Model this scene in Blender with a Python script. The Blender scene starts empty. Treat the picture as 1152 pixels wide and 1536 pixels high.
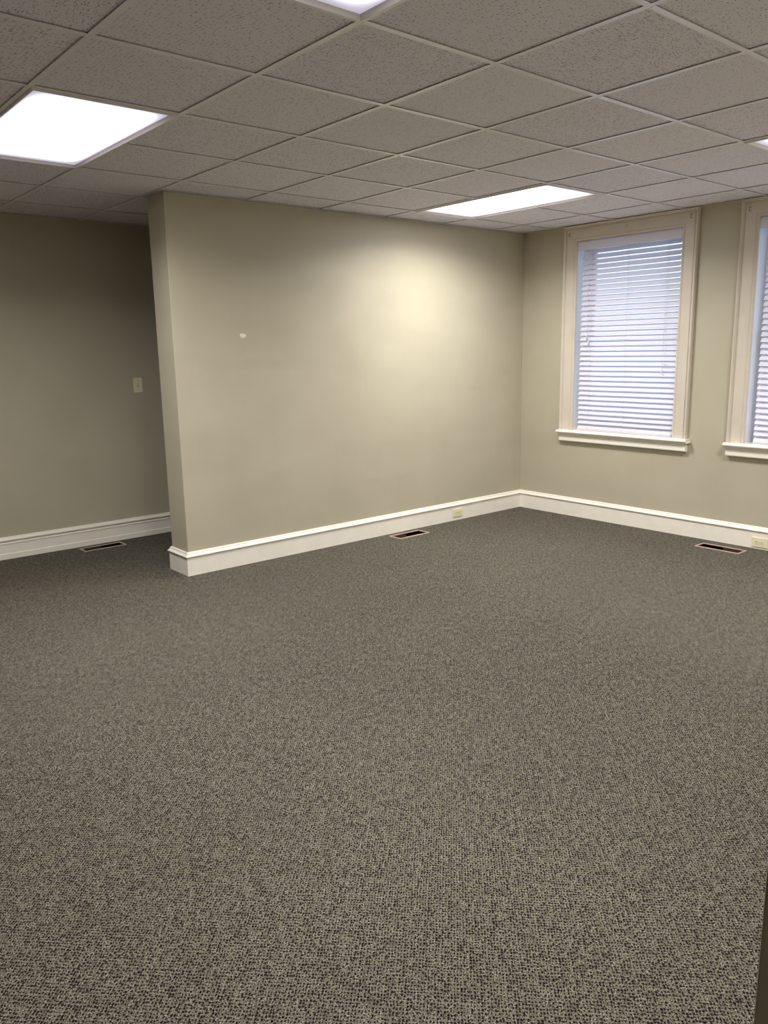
import bpy, math
from mathutils import Matrix, Vector

C = bpy.context.scene.collection
T = 0.6096                      # ceiling module
GX, GY = -4.0588, -2.1484       # one crossing of the ceiling grid
H = 2.470                       # ceiling height
PX, PT = -3.426, 0.240          # end and thickness of the partition wall
HY = 1.381                      # far wall of the hall
FY = -4.383                     # wall beside the camera
LX = -7.30                      # left wall
BY = -6.60                      # wall behind the camera

# ------------------------------------------------------------------ mesh helpers
class MB:
    def __init__(s): s.v = []; s.f = []
    def quad(s, a, b, c, d):
        n = len(s.v); s.v += [a, b, c, d]; s.f.append((n, n+1, n+2, n+3))
    def box(s, x0, x1, y0, y1, z0, z1):
        n = len(s.v)
        s.v += [(x, y, z) for z in (z0, z1) for y in (y0, y1) for x in (x0, x1)]
        s.f += [tuple(n+i for i in f) for f in ((0,2,3,1),(4,5,7,6),(0,1,5,4),(2,6,7,3),(0,4,6,2),(1,3,7,5))]
    def tube(s, pts, r, n=8, cap=True):
        rings = []
        for i, p in enumerate(pts):
            p = Vector(p)
            a = Vector(pts[max(i-1, 0)]); b = Vector(pts[min(i+1, len(pts)-1)])
            t = (b-a).normalized()
            u = t.cross(Vector((0, 0, 1)) if abs(t.z) < .9 else Vector((1, 0, 0))).normalized()
            w = t.cross(u)
            rr = r[i] if isinstance(r, (list, tuple)) else r
            k = len(s.v)
            s.v += [tuple(p + (u*math.cos(q*2*math.pi/n) + w*math.sin(q*2*math.pi/n))*rr) for q in range(n)]
            rings.append(k)
        for a, b in zip(rings, rings[1:]):
            for q in range(n):
                s.f.append((a+q, a+(q+1) % n, b+(q+1) % n, b+q))
        if cap:
            s.f.append(tuple(rings[0]+q for q in range(n))[::-1]); s.f.append(tuple(rings[-1]+q for q in range(n)))
    def sweep(s, path, prof, side, segs=None, ends=(None, None), closed=True):
        """prof (d, h): d = distance out from the path, h = height; path in the plane given by side(p, n, d, h)"""
        P = [Vector(p) for p in path]; rings = []
        for i, p in enumerate(P):
            def nrm(a, b):
                t = (b-a).normalized(); return Vector((t.y, -t.x))
            if i == 0: m = nrm(P[0], P[1]) if ends[0] is None else Vector(ends[0])
            elif i == len(P)-1: m = nrm(P[-2], P[-1]) if ends[1] is None else Vector(ends[1])
            else:
                n1 = nrm(P[i-1], p); n2 = nrm(p, P[i+1]); m = (n1+n2); m = m / (m.dot(n1))
            rings.append([side(p + m*d, h) for d, h in prof])
        k = len(prof)
        for i in range(len(P)-1):
            if segs is not None and i not in segs: continue
            n = len(s.v); s.v += rings[i] + rings[i+1]
            for q in range(k if closed else k-1):
                s.f.append((n+q, n+(q+1) % k, n+k+(q+1) % k, n+k+q))
            if closed:
                s.f.append(tuple(n+q for q in range(k))[::-1]); s.f.append(tuple(n+k+q for q in range(k)))
    def build(s, name, mat, parent=None, smooth=False, bevel=0, shift=(0, 0, 0)):
        me = bpy.data.meshes.new(name)
        me.from_pydata([(x-shift[0], y-shift[1], z-shift[2]) for x, y, z in s.v], [], s.f)
        import bmesh
        bm = bmesh.new(); bm.from_mesh(me)
        bmesh.ops.remove_doubles(bm, verts=bm.verts, dist=1e-6) if bevel or smooth else None
        bmesh.ops.recalc_face_normals(bm, faces=bm.faces)
        bm.to_mesh(me); bm.free()
        o = bpy.data.objects.new(name, me); C.objects.link(o)
        if mat: me.materials.append(mat)
        o.location = shift
        if parent:
            o.parent = parent
        if smooth:
            for p in me.polygons: p.use_smooth = True
        if bevel:
            b = o.modifiers.new('bevel', 'BEVEL'); b.width = bevel; b.segments = 2; b.limit_method = 'ANGLE'
        return o

def struct(o, label=None):
    o['kind'] = 'structure'
    if label: o['label'] = label
    return o
def thing(name, label, cat, loc=(0, 0, 0), rz=0, group=None):
    o = bpy.data.objects.new(name, None); C.objects.link(o)
    o.empty_display_size = .05
    o.location = loc; o.rotation_euler = (0, 0, rz)
    o['label'] = label; o['category'] = cat
    if group: o['group'] = group
    return o

# ------------------------------------------------------------------ materials
class NT:
    def __init__(s, name):
        s.m = bpy.data.materials.new(name); s.m.use_nodes = True
        s.t = s.m.node_tree; s.b = s.t.nodes['Principled BSDF']; s.o = s.t.nodes['Material Output']
    def n(s, ty, **kw):
        q = s.t.nodes.new(ty)
        for k, v in kw.items():
            if k.startswith('i_'): q.inputs[k[2:].replace('_', ' ')].default_value = v
            else: setattr(q, k, v)
        return q
    def l(s, a, b): s.t.links.new(a, b)
    def math(s, op, a, b=None, c=None, clamp=False):
        q = s.t.nodes.new('ShaderNodeMath'); q.operation = op; q.use_clamp = clamp
        for i, v in enumerate((a, b, c)):
            if v is None: continue
            if isinstance(v, (int, float)): q.inputs[i].default_value = v
            else: s.l(v, q.inputs[i])
        return q.outputs[0]
    def ramp(s, fac, stops, interp='LINEAR'):
        q = s.t.nodes.new('ShaderNodeValToRGB'); q.color_ramp.interpolation = interp
        e = q.color_ramp.elements
        while len(e) < len(stops): e.new(0.5)
        for i, (p, c) in enumerate(stops):
            e[i].position = p; e[i].color = (*c, 1) if len(c) == 3 else c
        s.l(fac, q.inputs[0]); return q.outputs[0]
    def mix(s, f, a, b):
        q = s.t.nodes.new('ShaderNodeMix'); q.data_type = 'RGBA'
        for sock, v in ((q.inputs[0], f), (q.inputs[6], a), (q.inputs[7], b)):
            if isinstance(v, (int, float)): sock.default_value = v
            elif isinstance(v, tuple): sock.default_value = (*v, 1)
            else: s.l(v, sock)
        return q.outputs[2]
    def bump(s, h, strength, dist):
        q = s.n('ShaderNodeBump', i_Strength=strength, i_Distance=dist); s.l(h, q.inputs['Height'])
        s.l(q.outputs[0], s.b.inputs['Normal'])

def simple(name, col, rough=.5, spec=.5, bump=0, bscale=400, metal=0, var=0):
    k = NT(name); k.b.inputs['Roughness'].default_value = rough
    k.b.inputs['Specular IOR Level'].default_value = spec; k.b.inputs['Metallic'].default_value = metal
    tc = k.n('ShaderNodeTexCoord')
    nz = k.n('ShaderNodeTexNoise', i_Scale=bscale, i_Detail=3.0); k.l(tc.outputs['Object'], nz.inputs[0])
    if var:
        n2 = k.n('ShaderNodeTexNoise', i_Scale=9.0, i_Detail=4.0); k.l(tc.outputs['Object'], n2.inputs[0])
        c2 = tuple(c*(1-var) for c in col)
        k.l(k.ramp(n2.outputs[0], [(.35, c2), (.65, col)]), k.b.inputs['Base Color'])
    else:
        k.b.inputs['Base Color'].default_value = (*col, 1)
    if bump: k.bump(nz.outputs[0], bump, .0005)
    return k.m

def wall_mat():
    k = NT('wall_paint')
    tc = k.n('ShaderNodeTexCoord')
    big = k.n('ShaderNodeTexNoise', i_Scale=2.2, i_Detail=5.0, i_Roughness=.6); k.l(tc.outputs['Object'], big.inputs[0])
    fine = k.n('ShaderNodeTexNoise', i_Scale=260.0, i_Detail=2.0); k.l(tc.outputs['Object'], fine.inputs[0])
    k.l(k.ramp(big.outputs[0], [(.35, WALL_A), (.65, WALL_B)]), k.b.inputs['Base Color'])
    k.l(k.ramp(big.outputs[0], [(.4, (.42,)*3), (.62, (.54,)*3)]), k.b.inputs['Roughness'])
    k.b.inputs['Specular IOR Level'].default_value = .45
    mpw = k.n('ShaderNodeMapping'); k.l(tc.outputs['Object'], mpw.inputs[0]); mpw.inputs['Scale'].default_value = (1.6, 1.6, 5.5)
    mid = k.n('ShaderNodeTexNoise', i_Scale=.9, i_Detail=2.0, i_Roughness=.4, i_Distortion=.35); k.l(mpw.outputs[0], mid.inputs[0])
    b1 = k.n('ShaderNodeBump', i_Strength=.38, i_Distance=.016); k.l(mid.outputs[0], b1.inputs['Height'])
    b2 = k.n('ShaderNodeBump', i_Strength=.12, i_Distance=.0006); k.l(fine.outputs[0], b2.inputs['Height'])
    k.l(b1.outputs[0], b2.inputs['Normal']); k.l(b2.outputs[0], k.b.inputs['Normal'])
    return k.m

def carpet_mat():
    k = NT('carpet_loop_pile')
    tc = k.n('ShaderNodeTexCoord')
    ro = k.n('ShaderNodeVectorRotate', rotation_type='Z_AXIS'); k.l(tc.outputs['Object'], ro.inputs['Vector'])
    ro.inputs['Angle'].default_value = math.radians(45)          # the rows run across the room on the diagonal
    mp = k.n('ShaderNodeMapping'); k.l(ro.outputs[0], mp.inputs[0])
    mp.inputs['Scale'].default_value = (1/.0078, 1/.0100, 1)
    vo = k.n('ShaderNodeTexVoronoi', voronoi_dimensions='2D', feature='F1', i_Scale=1.0, i_Randomness=.48)
    k.l(mp.outputs[0], vo.inputs[0])
    nz = k.n('ShaderNodeTexNoise', i_Scale=2.6, i_Detail=2.0, i_Roughness=.6); k.l(mp.outputs[0], nz.inputs[0])
    # dark gaps between the loops, their size varies
    sep = k.n('ShaderNodeSeparateColor'); k.l(vo.outputs['Color'], sep.inputs[0])
    rad = k.math('MULTIPLY_ADD', sep.outputs[0], .30, .22)
    d = k.math('DIVIDE', k.math('ADD', vo.outputs['Distance'], k.math('MULTIPLY_ADD', nz.outputs[0], .42, -.21)), rad)
    gap = k.ramp(d, [(.62, (0, 0, 0)), (1.0, (1, 1, 1))])
    gv = k.n('ShaderNodeRGBToBW'); k.l(gap, gv.inputs[0])
    tan = k.ramp(nz.outputs[0], [(.30, CARPET_LO), (.52, CARPET_MID), (.72, CARPET_HI)])
    dark = k.mix(sep.outputs[1], (.006, .005, .010), (.026, .018, .014))
    col = k.mix(gv.outputs[0], dark, tan)
    big = k.n('ShaderNodeTexNoise', i_Scale=1.3, i_Detail=3.0); k.l(tc.outputs['Object'], big.inputs[0])
    ms = k.n('ShaderNodeMapping'); k.l(ro.outputs[0], ms.inputs[0]); ms.inputs['Scale'].default_value = (1/.016, 1/.045, 1)
    st = k.n('ShaderNodeTexNoise', i_Scale=1.0, i_Detail=2.0, i_Roughness=.65); k.l(ms.outputs[0], st.inputs[0])
    wv = k.math('MULTIPLY_ADD', st.outputs[0], 1.35, k.math('MULTIPLY_ADD', big.outputs[0], .22, .15))
    wear = k.n('ShaderNodeCombineColor'); [k.l(wv, wear.inputs[q]) for q in range(3)]; wear = wear.outputs[0]
    mm = k.n('ShaderNodeMix', data_type='RGBA', blend_type='MULTIPLY'); mm.inputs[0].default_value = 1
    k.l(col, mm.inputs[6]); k.l(wear, mm.inputs[7]); k.l(mm.outputs[2], k.b.inputs['Base Color'])
    k.b.inputs['Roughness'].default_value = .95; k.b.inputs['Specular IOR Level'].default_value = .1
    h = k.math('ADD', k.math('MULTIPLY', gv.outputs[0], .7), k.math('MULTIPLY', nz.outputs[0], .5))
    k.bump(h, .9, .003)
    return k.m

def tile_mat():
    k = NT('ceiling_tile_fissured')
    tc = k.n('ShaderNodeTexCoord'); sp = k.n('ShaderNodeSeparateXYZ'); k.l(tc.outputs['Object'], sp.inputs[0])
    ix = k.math('FLOOR', k.math('DIVIDE', k.math('SUBTRACT', sp.outputs[0], GX), T))
    iy = k.math('FLOOR', k.math('DIVIDE', k.math('SUBTRACT', sp.outputs[1], GY), T))
    cb = k.n('ShaderNodeCombineXYZ'); k.l(ix, cb.inputs[0]); k.l(iy, cb.inputs[1])
    wn = k.n('ShaderNodeTexWhiteNoise', noise_dimensions='2D'); k.l(cb.outputs[0], wn.inputs[0])
    ws = k.n('ShaderNodeSeparateColor'); k.l(wn.outputs['Color'], ws.inputs[0])
    ang = k.math('MULTIPLY', k.math('ROUND', ws.outputs[0]), math.pi/2)
    rot = k.n('ShaderNodeVectorRotate', rotation_type='Z_AXIS'); k.l(tc.outputs['Object'], rot.inputs['Vector']); k.l(ang, rot.inputs['Angle'])
    wob = k.n('ShaderNodeTexNoise', i_Scale=14.0, i_Detail=1.0); k.l(rot.outputs[0], wob.inputs[0])
    wv = k.n('ShaderNodeVectorMath', operation='MULTIPLY_ADD'); k.l(wob.outputs['Color'], wv.inputs[0])
    wv.inputs[1].default_value = (.03, .03, 0); k.l(rot.outputs[0], wv.inputs[2])
    mp = k.n('ShaderNodeMapping'); k.l(wv.outputs[0], mp.inputs[0]); mp.inputs['Scale'].default_value = (62, 165, 1)
    vo = k.n('ShaderNodeTexVoronoi', voronoi_dimensions='2D', i_Scale=1.0, i_Randomness=1.0); k.l(mp.outputs[0], vo.inputs[0])
    vs = k.n('ShaderNodeSeparateColor'); k.l(vo.outputs['Color'], vs.inputs[0])
    # pit radius: some cells have none, longer in some tiles than in others
    rad = k.math('MULTIPLY', k.math('SUBTRACT', vs.outputs[0], k.math('MULTIPLY_ADD', ws.outputs[1], .20, .24)), .55)
    pit = k.math('GREATER_THAN', rad, vo.outputs['Distance'])
    m2 = k.n('ShaderNodeMapping'); k.l(rot.outputs[0], m2.inputs[0]); m2.inputs['Scale'].default_value = (230, 230, 1)
    v2 = k.n('ShaderNodeTexVoronoi', voronoi_dimensions='2D', i_Scale=1.0); k.l(m2.outputs[0], v2.inputs[0])
    pin = k.math('MULTIPLY', k.math('LESS_THAN', v2.outputs['Distance'], .22), .25)
    nz = k.n('ShaderNodeTexNoise', i_Scale=320.0, i_Detail=3.0); k.l(tc.outputs['Object'], nz.inputs[0])
    base = k.mix(ws.outputs[2], TILE_A, TILE_B)
    base = k.mix(k.math('MULTIPLY', nz.outputs[0], .16), base, (.30, .28, .27))
    col = k.mix(k.math('MAXIMUM', k.math('MULTIPLY', pit, .58), pin), base, (.14, .12, .115))
    k.l(col, k.b.inputs['Base Color']); k.b.inputs['Roughness'].default_value = .95
    k.b.inputs['Specular IOR Level'].default_value = .2
    k.bump(k.math('SUBTRACT', k.math('MULTIPLY', nz.outputs[0], .3), k.math('ADD', pit, pin)), .6, .0015)
    return k.m

def lens_mat():
    # prismatic lens in front of fluorescent tubes: bright over the tubes, dimmer towards the rim; ribbed
    k = NT('light_lens'); tc = k.n('ShaderNodeTexCoord'); sp = k.n('ShaderNodeSeparateXYZ')
    k.l(tc.outputs['Object'], sp.inputs[0])
    ax = k.math('SUBTRACT', .285, k.math('ABSOLUTE', sp.outputs[0]))
    ay = k.math('SUBTRACT', .590, k.math('ABSOLUTE', sp.outputs[1]))
    fx = k.n('ShaderNodeMapRange', interpolation_type='SMOOTHSTEP'); k.l(ax, fx.inputs[0])
    fx.inputs[1].default_value = .0; fx.inputs[2].default_value = .11
    fy = k.n('ShaderNodeMapRange', interpolation_type='SMOOTHSTEP'); k.l(ay, fy.inputs[0])
    fy.inputs[1].default_value = .01; fy.inputs[2].default_value = .24
    f = k.math('MULTIPLY', fx.outputs[0], fy.outputs[0])
    rib = k.math('MULTIPLY_ADD', k.math('SINE', k.math('MULTIPLY', sp.outputs[1], 2*math.pi/.0085)), .14, .86)
    st = k.math('MULTIPLY', k.math('MULTIPLY_ADD', f, LENS-LENS_EDGE, LENS_EDGE), rib)
    col = k.mix(f, (.80, .78, 1.0), LIGHTCOL)
    k.l(col, k.b.inputs['Emission Color']); k.l(st, k.b.inputs['Emission Strength'])
    k.b.inputs['Base Color'].default_value = (.75, .75, .78, 1); k.b.inputs['Roughness'].default_value = .3
    return k.m

def slat_mat():
    k = NT('blind_vinyl')
    k.b.inputs['Base Color'].default_value = (.86, .84, .87, 1); k.b.inputs['Roughness'].default_value = .38
    tr = k.n('ShaderNodeBsdfTranslucent'); tr.inputs[0].default_value = (.84, .85, .97, 1)
    mx = k.n('ShaderNodeMixShader'); mx.inputs[0].default_value = .33
    k.l(k.b.outputs[0], mx.inputs[1]); k.l(tr.outputs[0], mx.inputs[2]); k.l(mx.outputs[0], k.o.inputs[0])
    return k.m

def glass_mat():
    k = NT('window_glass')
    tp = k.n('ShaderNodeBsdfTransparent'); tp.inputs[0].default_value = (.94, .97, .97, 1)
    gl = k.n('ShaderNodeBsdfGlossy', i_Roughness=.02); fr = k.n('ShaderNodeFresnel', i_IOR=1.45)
    mx = k.n('ShaderNodeMixShader'); k.l(fr.outputs[0], mx.inputs[0])
    k.l(tp.outputs[0], mx.inputs[1]); k.l(gl.outputs[0], mx.inputs[2]); k.l(mx.outputs[0], k.o.inputs[0])
    return k.m

WALL_A = (.455, .420, .315); WALL_B = (.487, .450, .340)
CARPET_LO = (.042, .036, .028); CARPET_MID = (.145, .133, .103); CARPET_HI = (.46, .43, .335)
TILE_A = (.885, .855, .955); TILE_B = (.91, .885, .955)
LENS = 5.5; LENS_EDGE = .28; LIGHTCOL = (1.0, .965, .935); LAMP_W = 22; SPREAD = 156

M_wall = wall_mat(); M_carpet = carpet_mat(); M_tile = tile_mat(); M_lens = lens_mat()
M_slat = slat_mat(); M_glass = glass_mat()
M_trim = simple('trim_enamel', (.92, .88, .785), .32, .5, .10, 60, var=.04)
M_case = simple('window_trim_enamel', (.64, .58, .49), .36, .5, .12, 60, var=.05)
M_bar = simple('grid_bar_white', (.83, .81, .86), .30, .5, .0)
M_metal = simple('fixture_white_metal', (.74, .70, .69), .3, .5)
M_ivory = simple('ivory_plastic', (.84, .77, .55), .35, .5)
M_hole = simple('dark_slot', (.03, .022, .016), .7, .3)
M_screw = simple('screw_metal', (.5, .44, .32), .35, .5, metal=.8)
M_rim = simple('vent_rim_tan', (.50, .38, .31), .5, .4, .2, 300, var=.2)
M_duct = simple('duct_brown', (.66, .48, .32), .55, .4, .4, 120, var=.5)
M_vent_shade = simple('vent_shade_dark', (.045, .026, .018), .6, .3)  # near-black colour painting the shade inside the vents
M_cord = simple('cord_white', (.70, .68, .68), .8, .2)
M_patch = simple('spackle', (.80, .76, .70), .85, .2, .5, 200)
M_hook = simple('hook_brass_painted', (.30, .25, .17), .45, .5)
M_sash = simple('sash_white', (.86, .85, .85), .4, .5)
M_plenum = simple('plenum_dark', (.05, .045, .04), .9, .1)

# ------------------------------------------------------------------ room shell
vents = [  # x0, x1, y0, y1 of each rim
    (-1.700, -1.374, -.212, -.072),
    (-.262, -.128, -2.255, -1.915),
    (-3.712, -3.380, 1.172, 1.303)]
RW = .014
xs = sorted({LX, 0} | {v for a in vents for v in (a[0]+RW, a[1]-RW)})
ys = sorted({BY, HY} | {v for a in vents for v in (a[2]+RW, a[3]-RW)})
m = MB()
for x0, x1 in zip(xs, xs[1:]):
    for y0, y1 in zip(ys, ys[1:]):
        cx, cy = (x0+x1)/2, (y0+y1)/2
        if any(a < cx < b and c < cy < d for a, b, c, d in vents): continue
        m.quad((x0, y0, 0), (x1, y0, 0), (x1, y1, 0), (x0, y1, 0))
struct(m.build('floor', M_carpet))

# ceiling: tiles a few mm above the flanges of the T-bar grid
TZ = H + .0055
lights = [(-1, 1), (-1, -3), (4, 1), (4, -3)]        # lower-left cell (i, j) of each 2x4 fixture
m = MB()
ceiling_rects = [(LX, 0, FY-.16, 0), (LX, PX, 0, PT), (LX, 0, PT, HY), (LX, 0, BY, FY-.16)]
gxs = [GX+i*T for i in range(-8, 9) if LX < GX+i*T < 0]
gys = [GY+j*T for j in range(-9, 8) if BY < GY+j*T < HY]
X = [LX] + gxs + [0]; Y = [BY] + gys + [HY]
for x0, x1 in zip(X, X[1:]):
    for y0, y1 in zip(Y, Y[1:]):
        i = round((x0-GX)/T - .49); j = round((y0-GY)/T - .49)
        ii = math.floor(((x0+x1)/2-GX)/T); jj = math.floor(((y0+y1)/2-GY)/T)
        if any(li == ii and lj <= jj < lj+2 for li, lj in lights): continue
        g = .0045
        m.box(x0+g, x1-g, y0+g, y1-g, TZ, TZ+.012)
ceil = struct(m.build('ceiling', M_tile))
m = MB(); m.quad((LX-.2, BY-.2, H+.14), (.3, BY-.2, H+.14), (.3, HY+.2, H+.14), (LX-.2, HY+.2, H+.14))
m.build('deck', M_plenum, ceil)
m = MB(); w = .012
m_web = MB()
for gx in gxs:
    m.box(gx-w, gx+w, BY, HY, H, H+.0012); m.box(gx-.002, gx+.002, BY, HY, H+.0012, H+.035)
for gy in gys:
    if abs(gy-(FY-.08)) < .08: continue
    xx = [LX] + gxs + [0]
    for x0, x1 in zip(xx, xx[1:]):
        inside = any(abs(x0-(GX+li*T)) < .01 and abs(gy-(GY+(lj+1)*T)) < .01 for li, lj in lights)
        if inside: continue
        a = x0 + (w if x0 != LX else 0); b = x1 - (w if x1 != 0 else 0)
        m.box(a, b, gy-w, gy+w, H-.0004, H+.0012)
        m.box(x0+.002, x1-.002, gy-.002, gy+.002, H+.0012, H+.035)
# wall angles round the edges
a = .020
m.box(-a, 0, FY, 0, H, H+.0012); m.box(PX, 0, -a, 0, H, H+.0012); m.box(PX-a, PX, -a, PT+a, H, H+.0012)
m.box(LX, 0, HY-a, HY, H, H+.0012); m.box(PX, 0, PT, PT+a, H, H+.0012)
m.box(LX, LX+a, BY, HY, H, H+.0012)
m.build('grid', M_bar, ceil)

# walls
m = MB(); m.box(PX, 0, 0, PT, 0, H); W_BACK = struct(m.build('wall_back', M_wall, bevel=.004))
m = MB(); m.box(LX-.15, .30, HY, HY+.15, 0, H+.14); struct(m.build('wall_far', M_wall))
m = MB(); m.box(LX-.15, LX, BY-.15, HY, 0, H+.14); struct(m.build('wall_left', M_wall))
m = MB(); m.box(LX, .30, BY-.15, BY, 0, H+.14); struct(m.build('wall_behind', M_wall))
m = MB(); m.box(-4.615, 0, FY-.16, FY, 0, H); m.box(LX, -6.75, FY-.16, FY, 0, H); m.box(-6.75, -4.615, FY-.16, FY, 2.15, H)
struct(m.build('wall_front', M_wall, bevel=.003))

# window wall with two openings
Z0, Z1 = .765, 2.352
OP = [(-1.548, -.578), (-3.076, -2.106)]
m = MB()
yy = [BY, OP[1][0]-.02, OP[1][1]+.02, OP[0][0]-.02, OP[0][1]+.02, HY]
WT = .30
for a, b in ((0, 1), (2, 3), (4, 5)): m.box(0, WT, yy[a], yy[b], 0, H+.14)
for a, b in ((1, 2), (3, 4)): m.box(0, WT, yy[a], yy[b], 0, Z0-.03); m.box(0, WT, yy[a], yy[b], Z1+.02, H+.14)
struct(m.build('wall_right', M_wall))

# ------------------------------------------------------------------ baseboards
def cap_prof(e=.017, hh=.163):
    return [(0, 0), (e, 0), (e, hh-.040), (e-.004, hh-.0385), (e-.004, hh-.036), (e+.007, hh-.034), (e+.009, hh-.029), (e+.007, hh-.024),
            (e+.001, hh-.020), (e-.004, hh-.014), (e-.006, hh-.006), (e-.009, hh-.001), (e-.012, hh), (0, hh)]
def hall_prof(e=.024, hh=.166):
    return [(0, 0), (e, 0), (e, .038), (e-.006, .043), (e-.006, .112), (e-.001, .1145), (e-.001, .121), (e-.009, .125), (e-.009, .137), (e+.004, .139),
            (e+.006, .144), (e+.003, .150), (e-.006, .157), (e-.011, hh-.001), (e-.014, hh), (0, hh)]
flat = lambda p, h: (p.x, p.y, h)
def board(name, segs, path, prof, flip=1, ends=(None, None)):
    m = MB(); m.sweep(path, prof, flat, segs=segs, ends=ends)
    return struct(m.build(name, M_trim))
board('baseboard_back', [0, 1, 2], [(0, PT), (PX, PT), (PX, 0), (0, 0), (0, FY)], cap_prof())
board('baseboard_right', [3], [(0, PT), (PX, PT), (PX, 0), (0, 0), (0, FY)], cap_prof())
board('baseboard_far', [0], [(LX, HY), (0, HY)], hall_prof())
board('baseboard_left', [0], [(LX, FY), (LX, HY)], cap_prof())
board('baseboard_front', [0], [(0, FY), (-4.615, FY)], cap_prof())

# ------------------------------------------------------------------ windows
def window(name, y0, y1):
    """opening y0 < y1; the wall face is x = 0, the room at x < 0"""
    w = bpy.data.objects.new(name, None); C.objects.link(w); w.location = (0, (y0+y1)/2, Z0)
    w.empty_display_size = .1
    S = (0, (y0+y1)/2, Z0)
    def put(m, nm, mat, **kw):
        o = m.build(nm, mat, None, shift=S, **kw); o.parent = w; o.location = (0, 0, 0); return o
    struct(w)
    CW = .118                                   # casing width
    # casing: profile across the width (d from the opening outwards, proud of the wall)
    prof = [(-.010, .0), (-.010, -.012), (-.006, -.018), (.004, -.020), (.012, -.016), (.016, -.0155), (.016, -.018), (CW-.030, -.020),
            (CW-.028, -.016), (CW-.022, -.016), (CW-.019, -.024), (CW-.012, -.033), (CW-.004, -.035), (CW, -.031), (CW, 0)]
    side = lambda p, h: (h, p.x, p.y)
    m = MB()
    # path runs up one jamb, over the head, down the other; normal must point outwards of the opening
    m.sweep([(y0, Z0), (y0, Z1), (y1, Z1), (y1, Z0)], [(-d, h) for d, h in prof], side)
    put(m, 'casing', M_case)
    # stool with rounded nose and horns
    m = MB()
    sp = [(.06, Z0-.030), (-.052, Z0-.030), (-.062, Z0-.027), (-.068, Z0-.020), (-.070, Z0-.015), (-.068, Z0-.009), (-.062, Z0-.003), (-.052, Z0), (.06, Z0)]
    a, b = y0-CW-.028, y1+CW+.012
    n = len(m.v); m.v += [(x, a+(.006 if x < -.06 else 0), z) for x, z in sp] + [(x, b-(.006 if x < -.06 else 0), z) for x, z in sp]
    K = len(sp); m.f += [tuple(n+i for i in range(K)), tuple(n+K+i for i in range(K))[::-1]] + [(n+i, n+(i+1) % K, n+K+(i+1) % K, n+K+i) for i in range(K)]
    put(m, 'stool', M_trim)
    # apron with cove under the stool
    m = MB()
    ap = [(0, Z0-.030), (-.046, Z0-.030), (-.046, Z0-.036), (-.040, Z0-.040), (-.033, Z0-.049), (-.030, Z0-.056), (-.036, Z0-.058), (-.036, Z0-.092), (-.032, Z0-.098), (-.024, Z0-.101), (0, Z0-.101)]
    a, b = y0-CW-.004, y1+CW-.004
    n = len(m.v); m.v += [(x, a, z) for x, z in ap] + [(x, b, z) for x, z in ap]
    K = len(ap); m.f += [tuple(n+i for i in range(K)), tuple(n+K+i for i in range(K))[::-1]] + [(n+i, n+(i+1) % K, n+K+(i+1) % K, n+K+i) for i in range(K)]
    put(m, 'apron', M_trim)
    # jamb liner and stops
    m = MB(); t = .02
    m.box(.0, WT-.02, y0-t, y0, Z0-.03, Z1+t); m.box(.0, WT-.02, y1, y1+t, Z0-.03, Z1+t); m.box(.0, WT-.02, y0, y1, Z1, Z1+t)
    m.box(.06, WT+.02, y0, y1, Z0-.03, Z0-.001)
    m.box(.146, .158, y0, y0+.012, Z0, Z1); m.box(.146, .158, y1-.012, y1, Z0, Z1); m.box(.146, .158, y0+.012, y1-.012, Z1-.012, Z1)
    put(m, 'jamb', M_sash, bevel=.001)
    # two sashes
    zm = 1.545
    for nm, xa, za, zb, br in (('sash', .160, Z0, zm+.014, .075), ('sash', .198, zm-.014, Z1, .030)):
        m = MB(); s = .046; xb = xa+.035; tr = .030 if za == Z0 else .05
        m.box(xa, xb, y0+.002, y0+s, za, zb); m.box(xa, xb, y1-s, y1-.002, za, zb)
        m.box(xa, xb, y0+s, y1-s, za, za+br); m.box(xa, xb, y0+s, y1-s, zb-tr, zb)
        so = put(m, nm, M_sash, bevel=.002)
        g = MB(); g.box(xa+.015, xa+.019, y0+s-.006, y1-s+.006, za+br-.006, zb-tr+.006)
        go = g.build('pane', M_glass, None, shift=S); go.parent = so; go.location = (0, 0, 0)
    # old curtain hardware left on the head casing
    for yy_, zz in ((y0-.060, 2.412), (y1+.062, 2.400)):
        m = MB(); m.tube([(-.018, yy_, zz-.014), (-.034, yy_, zz-.012), (-.038, yy_, zz-.002), (-.034, yy_, zz+.008), (-.018, yy_, zz+.012)], .0028, 8)
        put(m, 'hook', M_hook, smooth=True)
    m = MB(); pts = []
    m.tube([(-.019, (y0+y1)/2+.012, 2.412), (-.024, (y0+y1)/2+.012, 2.412)], [.016, .010], 12)
    put(m, 'peg', M_case, smooth=False)
    return w
window('window_1', *OP[0])
window('window_2', *OP[1])

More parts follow.
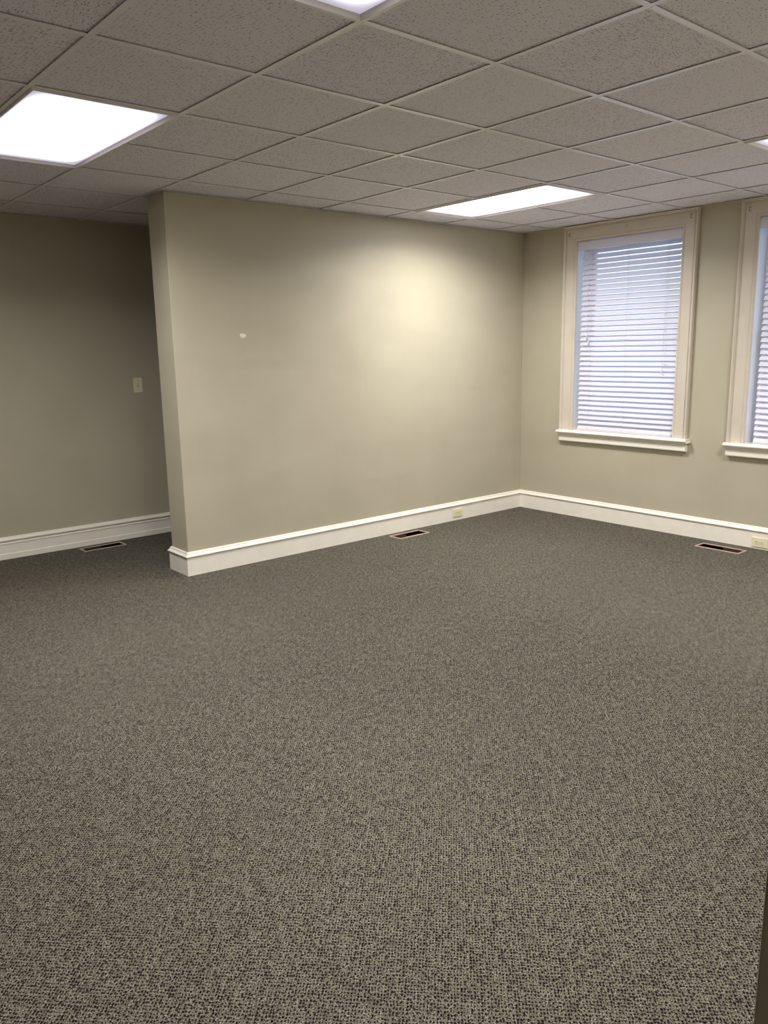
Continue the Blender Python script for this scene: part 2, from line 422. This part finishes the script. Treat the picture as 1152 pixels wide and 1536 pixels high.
# ------------------------------------------------------------------ blinds
def blind(y0, y1, label, gapL, gapR):
    """gapL is the gap at the high-y end (left in the picture)"""
    S = ((.030, (y0+y1)/2, Z1))
    root = thing('window_blind', label, 'blind', S, group='white slatted blinds inside the two windows')
    def put(m, nm, mat, par=None, **kw):
        o = m.build(nm, mat, None, shift=S, **kw); o.parent = par or root; o.location = (0, 0, 0); return o
    a, b = y0+gapR, y1-gapL
    # valance with returns
    m = MB(); va, vb = y0+.014, y1-.012
    m.box(-.008, -.001, va, vb, Z1-.086, Z1-.018)
    m.box(-.001, .030, va, va+.006, Z1-.086, Z1-.018); m.box(-.001, .030, vb-.006, vb, Z1-.086, Z1-.018)
    put(m, 'valance', M_slat, bevel=.0012)
    m = MB(); m.box(.010, .056, va+.012, vb-.012, Z1-.062, Z1-.008)
    put(m, 'headrail', M_slat, bevel=.001)
    # slats
    pitch = .0415; W = .050; tl = math.radians(TILT); n = 36; ztop = Z1-.098
    m = MB()
    for i in range(n):
        zc = ztop - i*pitch
        top = []; bot = []
        for q in range(7):
            s = -W/2 + W*q/6
            crown = .0035*(1-(2*s/W)**2)
            for L, off in ((top, .0013), (bot, -.0013)):
                u, v = s, crown+off
                # s < 0 is the room-side edge, which hangs low
                L.append((.032 + u*math.cos(tl) - v*math.sin(tl), zc + u*math.sin(tl) + v*math.cos(tl)))
        ring = top + bot[::-1]; K = len(ring); k0 = len(m.v)
        segs = 9
        for e in range(segs):
            yq = a + (b-a)*e/(segs-1)
            sag = .0008*math.sin(math.pi*((e/(segs-1)*2) % 1.0))
            m.v += [(x, yq, z-sag) for x, z in ring]
        for e in range(segs-1):
            for q in range(K):
                m.f.append((k0+e*K+q, k0+e*K+(q+1) % K, k0+(e+1)*K+(q+1) % K, k0+(e+1)*K+q))
        m.f.append(tuple(k0+q for q in range(K))); m.f.append(tuple(k0+(segs-1)*K+q for q in range(K))[::-1])
    put(m, 'slats', M_slat)
    zb = ztop - n*pitch
    m = MB(); m.box(.008, .056, a, b, Z0+.001, Z0+.018)
    put(m, 'bottom_rail', M_slat, bevel=.003)
    # ladder cords
    yc = (a+b)/2
    for yl in (b-.105, yc, a+.105):
        m = MB(); hx = W/2*math.cos(tl)+.003
        for xo in (-hx, hx): m.tube([(.032+xo, yl, Z1-.065), (.032+xo, yl, Z0+.016)], .0008, 5)
        m.tube([(.032, yl+.012, Z1-.065), (.032, yl+.012, Z0+.016)], .0007, 5)
        put(m, 'ladder_cord', M_cord)
        mm = MB(); mm.tube([(-.0005+.010, yl, Z0+.010), (.006, yl, Z0+.010)], [.005, .004], 10)
        put(mm, 'plug', M_cord)
    # pull cords with tassels
    def cord(yy, zend, nm, lean=0):
        m = MB(); m.tube([(.012, yy, Z1-.070), (.004, yy, Z1-.11), (.002, yy+lean*.5, (Z1+zend)/2), (.002, yy+lean, zend+.03)], .0009, 6)
        c = put(m, nm, M_cord)
        t = MB(); t.tube([(.002, yy+lean, zend+.036), (.002, yy+lean, zend+.030), (.002, yy+lean, zend+.006), (.002, yy+lean, zend)], [.0025, .0045, .0070, .0060], 10)
        put(t, 'tassel', M_slat, par=c, smooth=True)
    cord(b-.095, 1.50, 'tilt_cord', .004); cord(b-.072, 1.535, 'tilt_cord', -.002)
    cord(a+.085, 1.315, 'lift_cord', -.006); cord(a+.093, 1.262, 'lift_cord', .014)
    return root
TILT = 46
blind(OP[0][0], OP[0][1], 'white slatted blind lowered in the window nearer the room corner, seen in full', .045, .030)
blind(OP[1][0], OP[1][1], 'white slatted blind lowered in the window cut off by the right edge', .062, .045)

# ------------------------------------------------------------------ ceiling lights
def fixture(i, j, label):
    cx, cy = GX+(i+.5)*T, GY+(j+1)*T
    r = thing('ceiling_light', label, 'light', (cx, cy, H), group='recessed fluorescent lights in the dropped ceiling')
    hx, hy = T/2-.006, T-.006; f = .022
    # door frame with raised inner lip
    m = MB()
    prof = [(0, .012), (0, -.0012), (.003, -.007), (.006, -.008), (.010, -.008), (f, .004), (f, .012)]
    m.sweep([(-hx, -hy), (-hx, 0), (-hx, hy), (hx, hy), (hx, -hy), (-hx, -hy)], [(d, h) for d, h in prof], flat, segs=[1, 2, 3], ends=(None, None))
    # the last run and the first half-run, mitred
    m.sweep([(hx, hy), (hx, -hy), (-hx, -hy), (-hx, 0)], prof, flat, segs=[1, 2])
    o = m.build('frame', M_metal, r)
    l = MB(); l.quad((-hx+f-.004, -hy+f-.004, .0055), (hx-f+.004, -hy+f-.004, .0055), (hx-f+.004, hy-f+.004, .0055), (-hx+f-.004, hy-f+.004, .0055))
    l.build('lens', M_lens, r)
    h = MB(); h.box(-hx, hx, -hy, hy, .014, .11)
    h.build('housing', M_metal, r)
    ld = bpy.data.lights.new('lamp', 'AREA'); ld.shape = 'RECTANGLE'; ld.size = .40; ld.size_y = .64
    ld.energy = LAMP_W; ld.color = LIGHTCOL; ld.spread = math.radians(SPREAD)
    lo = bpy.data.objects.new('lamp', ld); C.objects.link(lo); lo.parent = r; lo.location = (0, 0, .0045)
fixture(-1, 1, 'recessed rectangular ceiling light at left, in front of the dark hall')
fixture(-1, -3, 'recessed ceiling light cut off by the top edge of the photo')
fixture(4, 1, 'recessed ceiling light near the room corner, left of the first window')
fixture(4, -3, 'recessed ceiling light of which only a corner shows at the right edge')

# ------------------------------------------------------------------ wall plates
def outlet(loc, rz, label):
    """plate lies in local xz, faces local -y; duplex lying on its side"""
    r = thing('wall_outlet', label, 'outlet', loc, rz, 'ivory outlets in the baseboards')
    m = MB(); m.box(-.0585, .0585, -.0055, 0, -.036, .036); m.build('plate', M_ivory, r, bevel=.0025)
    for sx in (-1, 1):
        m = MB(); n = 24
        cx = sx*.0195
        P = []
        for q in range(n):
            a = 2*math.pi*q/n; P.append((cx+max(-.0135, min(.0135, .0172*math.cos(a))), .0165*math.sin(a)))
        k = len(m.v); m.v += [(x, -.0078, z) for x, z in P] + [(x, -.004, z) for x, z in P]
        m.f += [tuple(k+q for q in range(n))] + [(k+q, k+(q+1) % n, k+n+(q+1) % n, k+n+q) for q in range(n)]
        o = m.build('receptacle', M_ivory, r)
        for zz, l in ((.0063, .0045), (-.0063, .0035)):
            s = MB(); s.box(cx-l+.002, cx+l+.002, -.0082, -.0070, zz-.0013, zz+.0013); s.build('slot', M_hole, o)
        s = MB(); s.tube([(cx-.0085, -.0082, 0), (cx-.0085, -.0070, 0)], .0026, 10); s.build('ground_hole', M_hole, o)
    m = MB(); m.tube([(0, -.0066, 0), (0, -.0050, 0)], [.0025, .0032], 12); m.build('screw', M_screw, r)
    return r
outlet((-.857, -.0172, .066), 0, 'ivory outlet in the baseboard of the long plain wall')
outlet((-.0172, -2.290, .050), -math.pi/2, 'ivory outlet in the baseboard below the windows, at the right edge')

r = thing('light_switch', 'small ivory switch plate on the dark hall wall', 'light switch', (-3.097, HY, 1.238))
m = MB(); m.box(-.0365, .0365, -.0055, 0, -.0585, .0585); m.build('plate', M_ivory, r, bevel=.0025)
m = MB(); m.box(-.0050, .0050, -.0062, -.0052, -.0125, .0125); sl = m.build('slot', M_hole, r)
m = MB(); k = len(m.v)
m.v += [(-.004, -.006, -.008), (.004, -.006, -.008), (.004, -.006, .006), (-.004, -.006, .006), (-.0035, -.016, .003), (.0035, -.016, .003), (.0035, -.014, .010), (-.0035, -.014, .010)]
m.f += [(0, 1, 2, 3), (4, 5, 6, 7), (0, 1, 5, 4), (1, 2, 6, 5), (2, 3, 7, 6), (3, 0, 4, 7)]
m.build('toggle', M_ivory, r, bevel=.0006)
for zz in (-.030, .030):
    m = MB(); m.tube([(0, -.0066, zz), (0, -.0050, zz)], [.0025, .0032], 12); m.build('screw', M_screw, r)

# ------------------------------------------------------------------ floor vents
for (x0, x1, y0, y1), lab, along in zip(vents, (
        'open floor vent with tan rim below the long plain wall',
        'open floor vent with tan rim below the windows, near the right edge',
        'open floor vent with grey rim in the dark hall at left'), ('x', 'y', 'x')):
    cx, cy = (x0+x1)/2, (y0+y1)/2
    r = thing('floor_vent', lab, 'vent', (cx, cy, 0), group='open floor vents along the walls')
    hx, hy = (x1-x0)/2, (y1-y0)/2; e = RW
    m = MB()
    prof = [(0, 0), (.001, .0025), (.004, .0038), (e-.002, .0038), (e, .0025), (e, -.030), (e-.0015, -.030), (e-.0015, 0)]
    m.sweep([(0, -hy), (-hx, -hy), (-hx, hy), (hx, hy), (hx, -hy), (0, -hy)], prof, flat)
    m.build('rim', M_rim, r)
    m = MB(); ix, iy = hx-e, hy-e; d = -.036; t = .0012
    m.box(-ix-t, ix+t, -iy-t, -iy, d, -.002); m.box(-ix-t, ix+t, iy, iy+t, d, -.002)
    m.box(-ix-t, -ix, -iy, iy, d, -.002); m.box(ix, ix+t, -iy, iy, d, -.002); m.box(-ix-t, ix+t, -iy-t, iy+t, d-t, d)
    m.build('duct', M_duct, r)
    m = MB()  # added dark plate over half the far side, stands in for shade in the duct
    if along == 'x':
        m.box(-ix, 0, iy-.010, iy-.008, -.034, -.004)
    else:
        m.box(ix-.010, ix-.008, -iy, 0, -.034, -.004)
    m.build('shade_plate', M_vent_shade, r)

# ------------------------------------------------------------------ spackle spot
m = MB(); n = 20; k = 0
import random
random.seed(4)
pr = [1.08 + .10*math.sin(3*2*math.pi*q/n+.7) + .07*random.uniform(-1, 1) for q in range(n)]
ring = [(.023*pr[q]*math.cos(2*math.pi*q/n), .0140*pr[q]*math.sin(2*math.pi*q/n)) for q in range(n)]
m.v = [(0, -.0016, 0)] + [(x*.7, -.0014, z*.7) for x, z in ring] + [(x, 0, z) for x, z in ring]
m.f = [(0, 1+q, 1+(q+1) % n) for q in range(n)] + [(1+q, 1+n+q, 1+n+(q+1) % n, 1+(q+1) % n) for q in range(n)]
o = m.build('plaster_patch', M_patch, W_BACK, smooth=True); o.location = (-2.914, 0, 1.594)
o['label'] = 'small whitish patch of filler'

# ------------------------------------------------------------------ daylight, camera, output
SKY = 1.5
w = bpy.data.worlds.new('sky'); bpy.context.scene.world = w; w.use_nodes = True
nt = w.node_tree; bg = nt.nodes['Background']
tc = nt.nodes.new('ShaderNodeTexCoord'); sp = nt.nodes.new('ShaderNodeSeparateXYZ'); nt.links.new(tc.outputs['Generated'], sp.inputs[0])
cr = nt.nodes.new('ShaderNodeValToRGB'); nt.links.new(sp.outputs[2], cr.inputs[0])
cr.color_ramp.elements[0].position = .16; cr.color_ramp.elements[0].color = (.46, .57, .80, 1)
cr.color_ramp.elements[1].position = .45; cr.color_ramp.elements[1].color = (1.0, 1.0, 1.0, 1)
nt.links.new(cr.outputs[0], bg.inputs[0]); bg.inputs[1].default_value = SKY

cam = bpy.data.cameras.new('camera'); co = bpy.data.objects.new('camera', cam); C.objects.link(co)
R = Matrix(((0.7635106, 0.14264203, -0.62984507), (-0.64556341, 0.14244837, -0.75030417), (-0.01730451, 0.97947012, 0.20084532)))
co.matrix_world = Matrix.Translation((-5.74776, -4.83653, 1.48361)) @ R.to_4x4()
cam.sensor_fit = 'VERTICAL'; cam.sensor_height = 36; cam.sensor_width = 27; cam.lens = 36*1187.54/1536
cam.clip_start = .02
sc = bpy.context.scene; sc.camera = co
sc.view_settings.view_transform = 'Standard'; sc.view_settings.look = 'None'
sc.view_settings.exposure = 0.80; sc.view_settings.gamma = 1; sc.view_settings.use_curve_mapping = False
sc.cycles.use_denoising = True; sc.cycles.max_bounces = 10; sc.cycles.diffuse_bounces = 8; sc.cycles.transparent_max_bounces = 12
sc.cycles.sample_clamp_indirect = 8
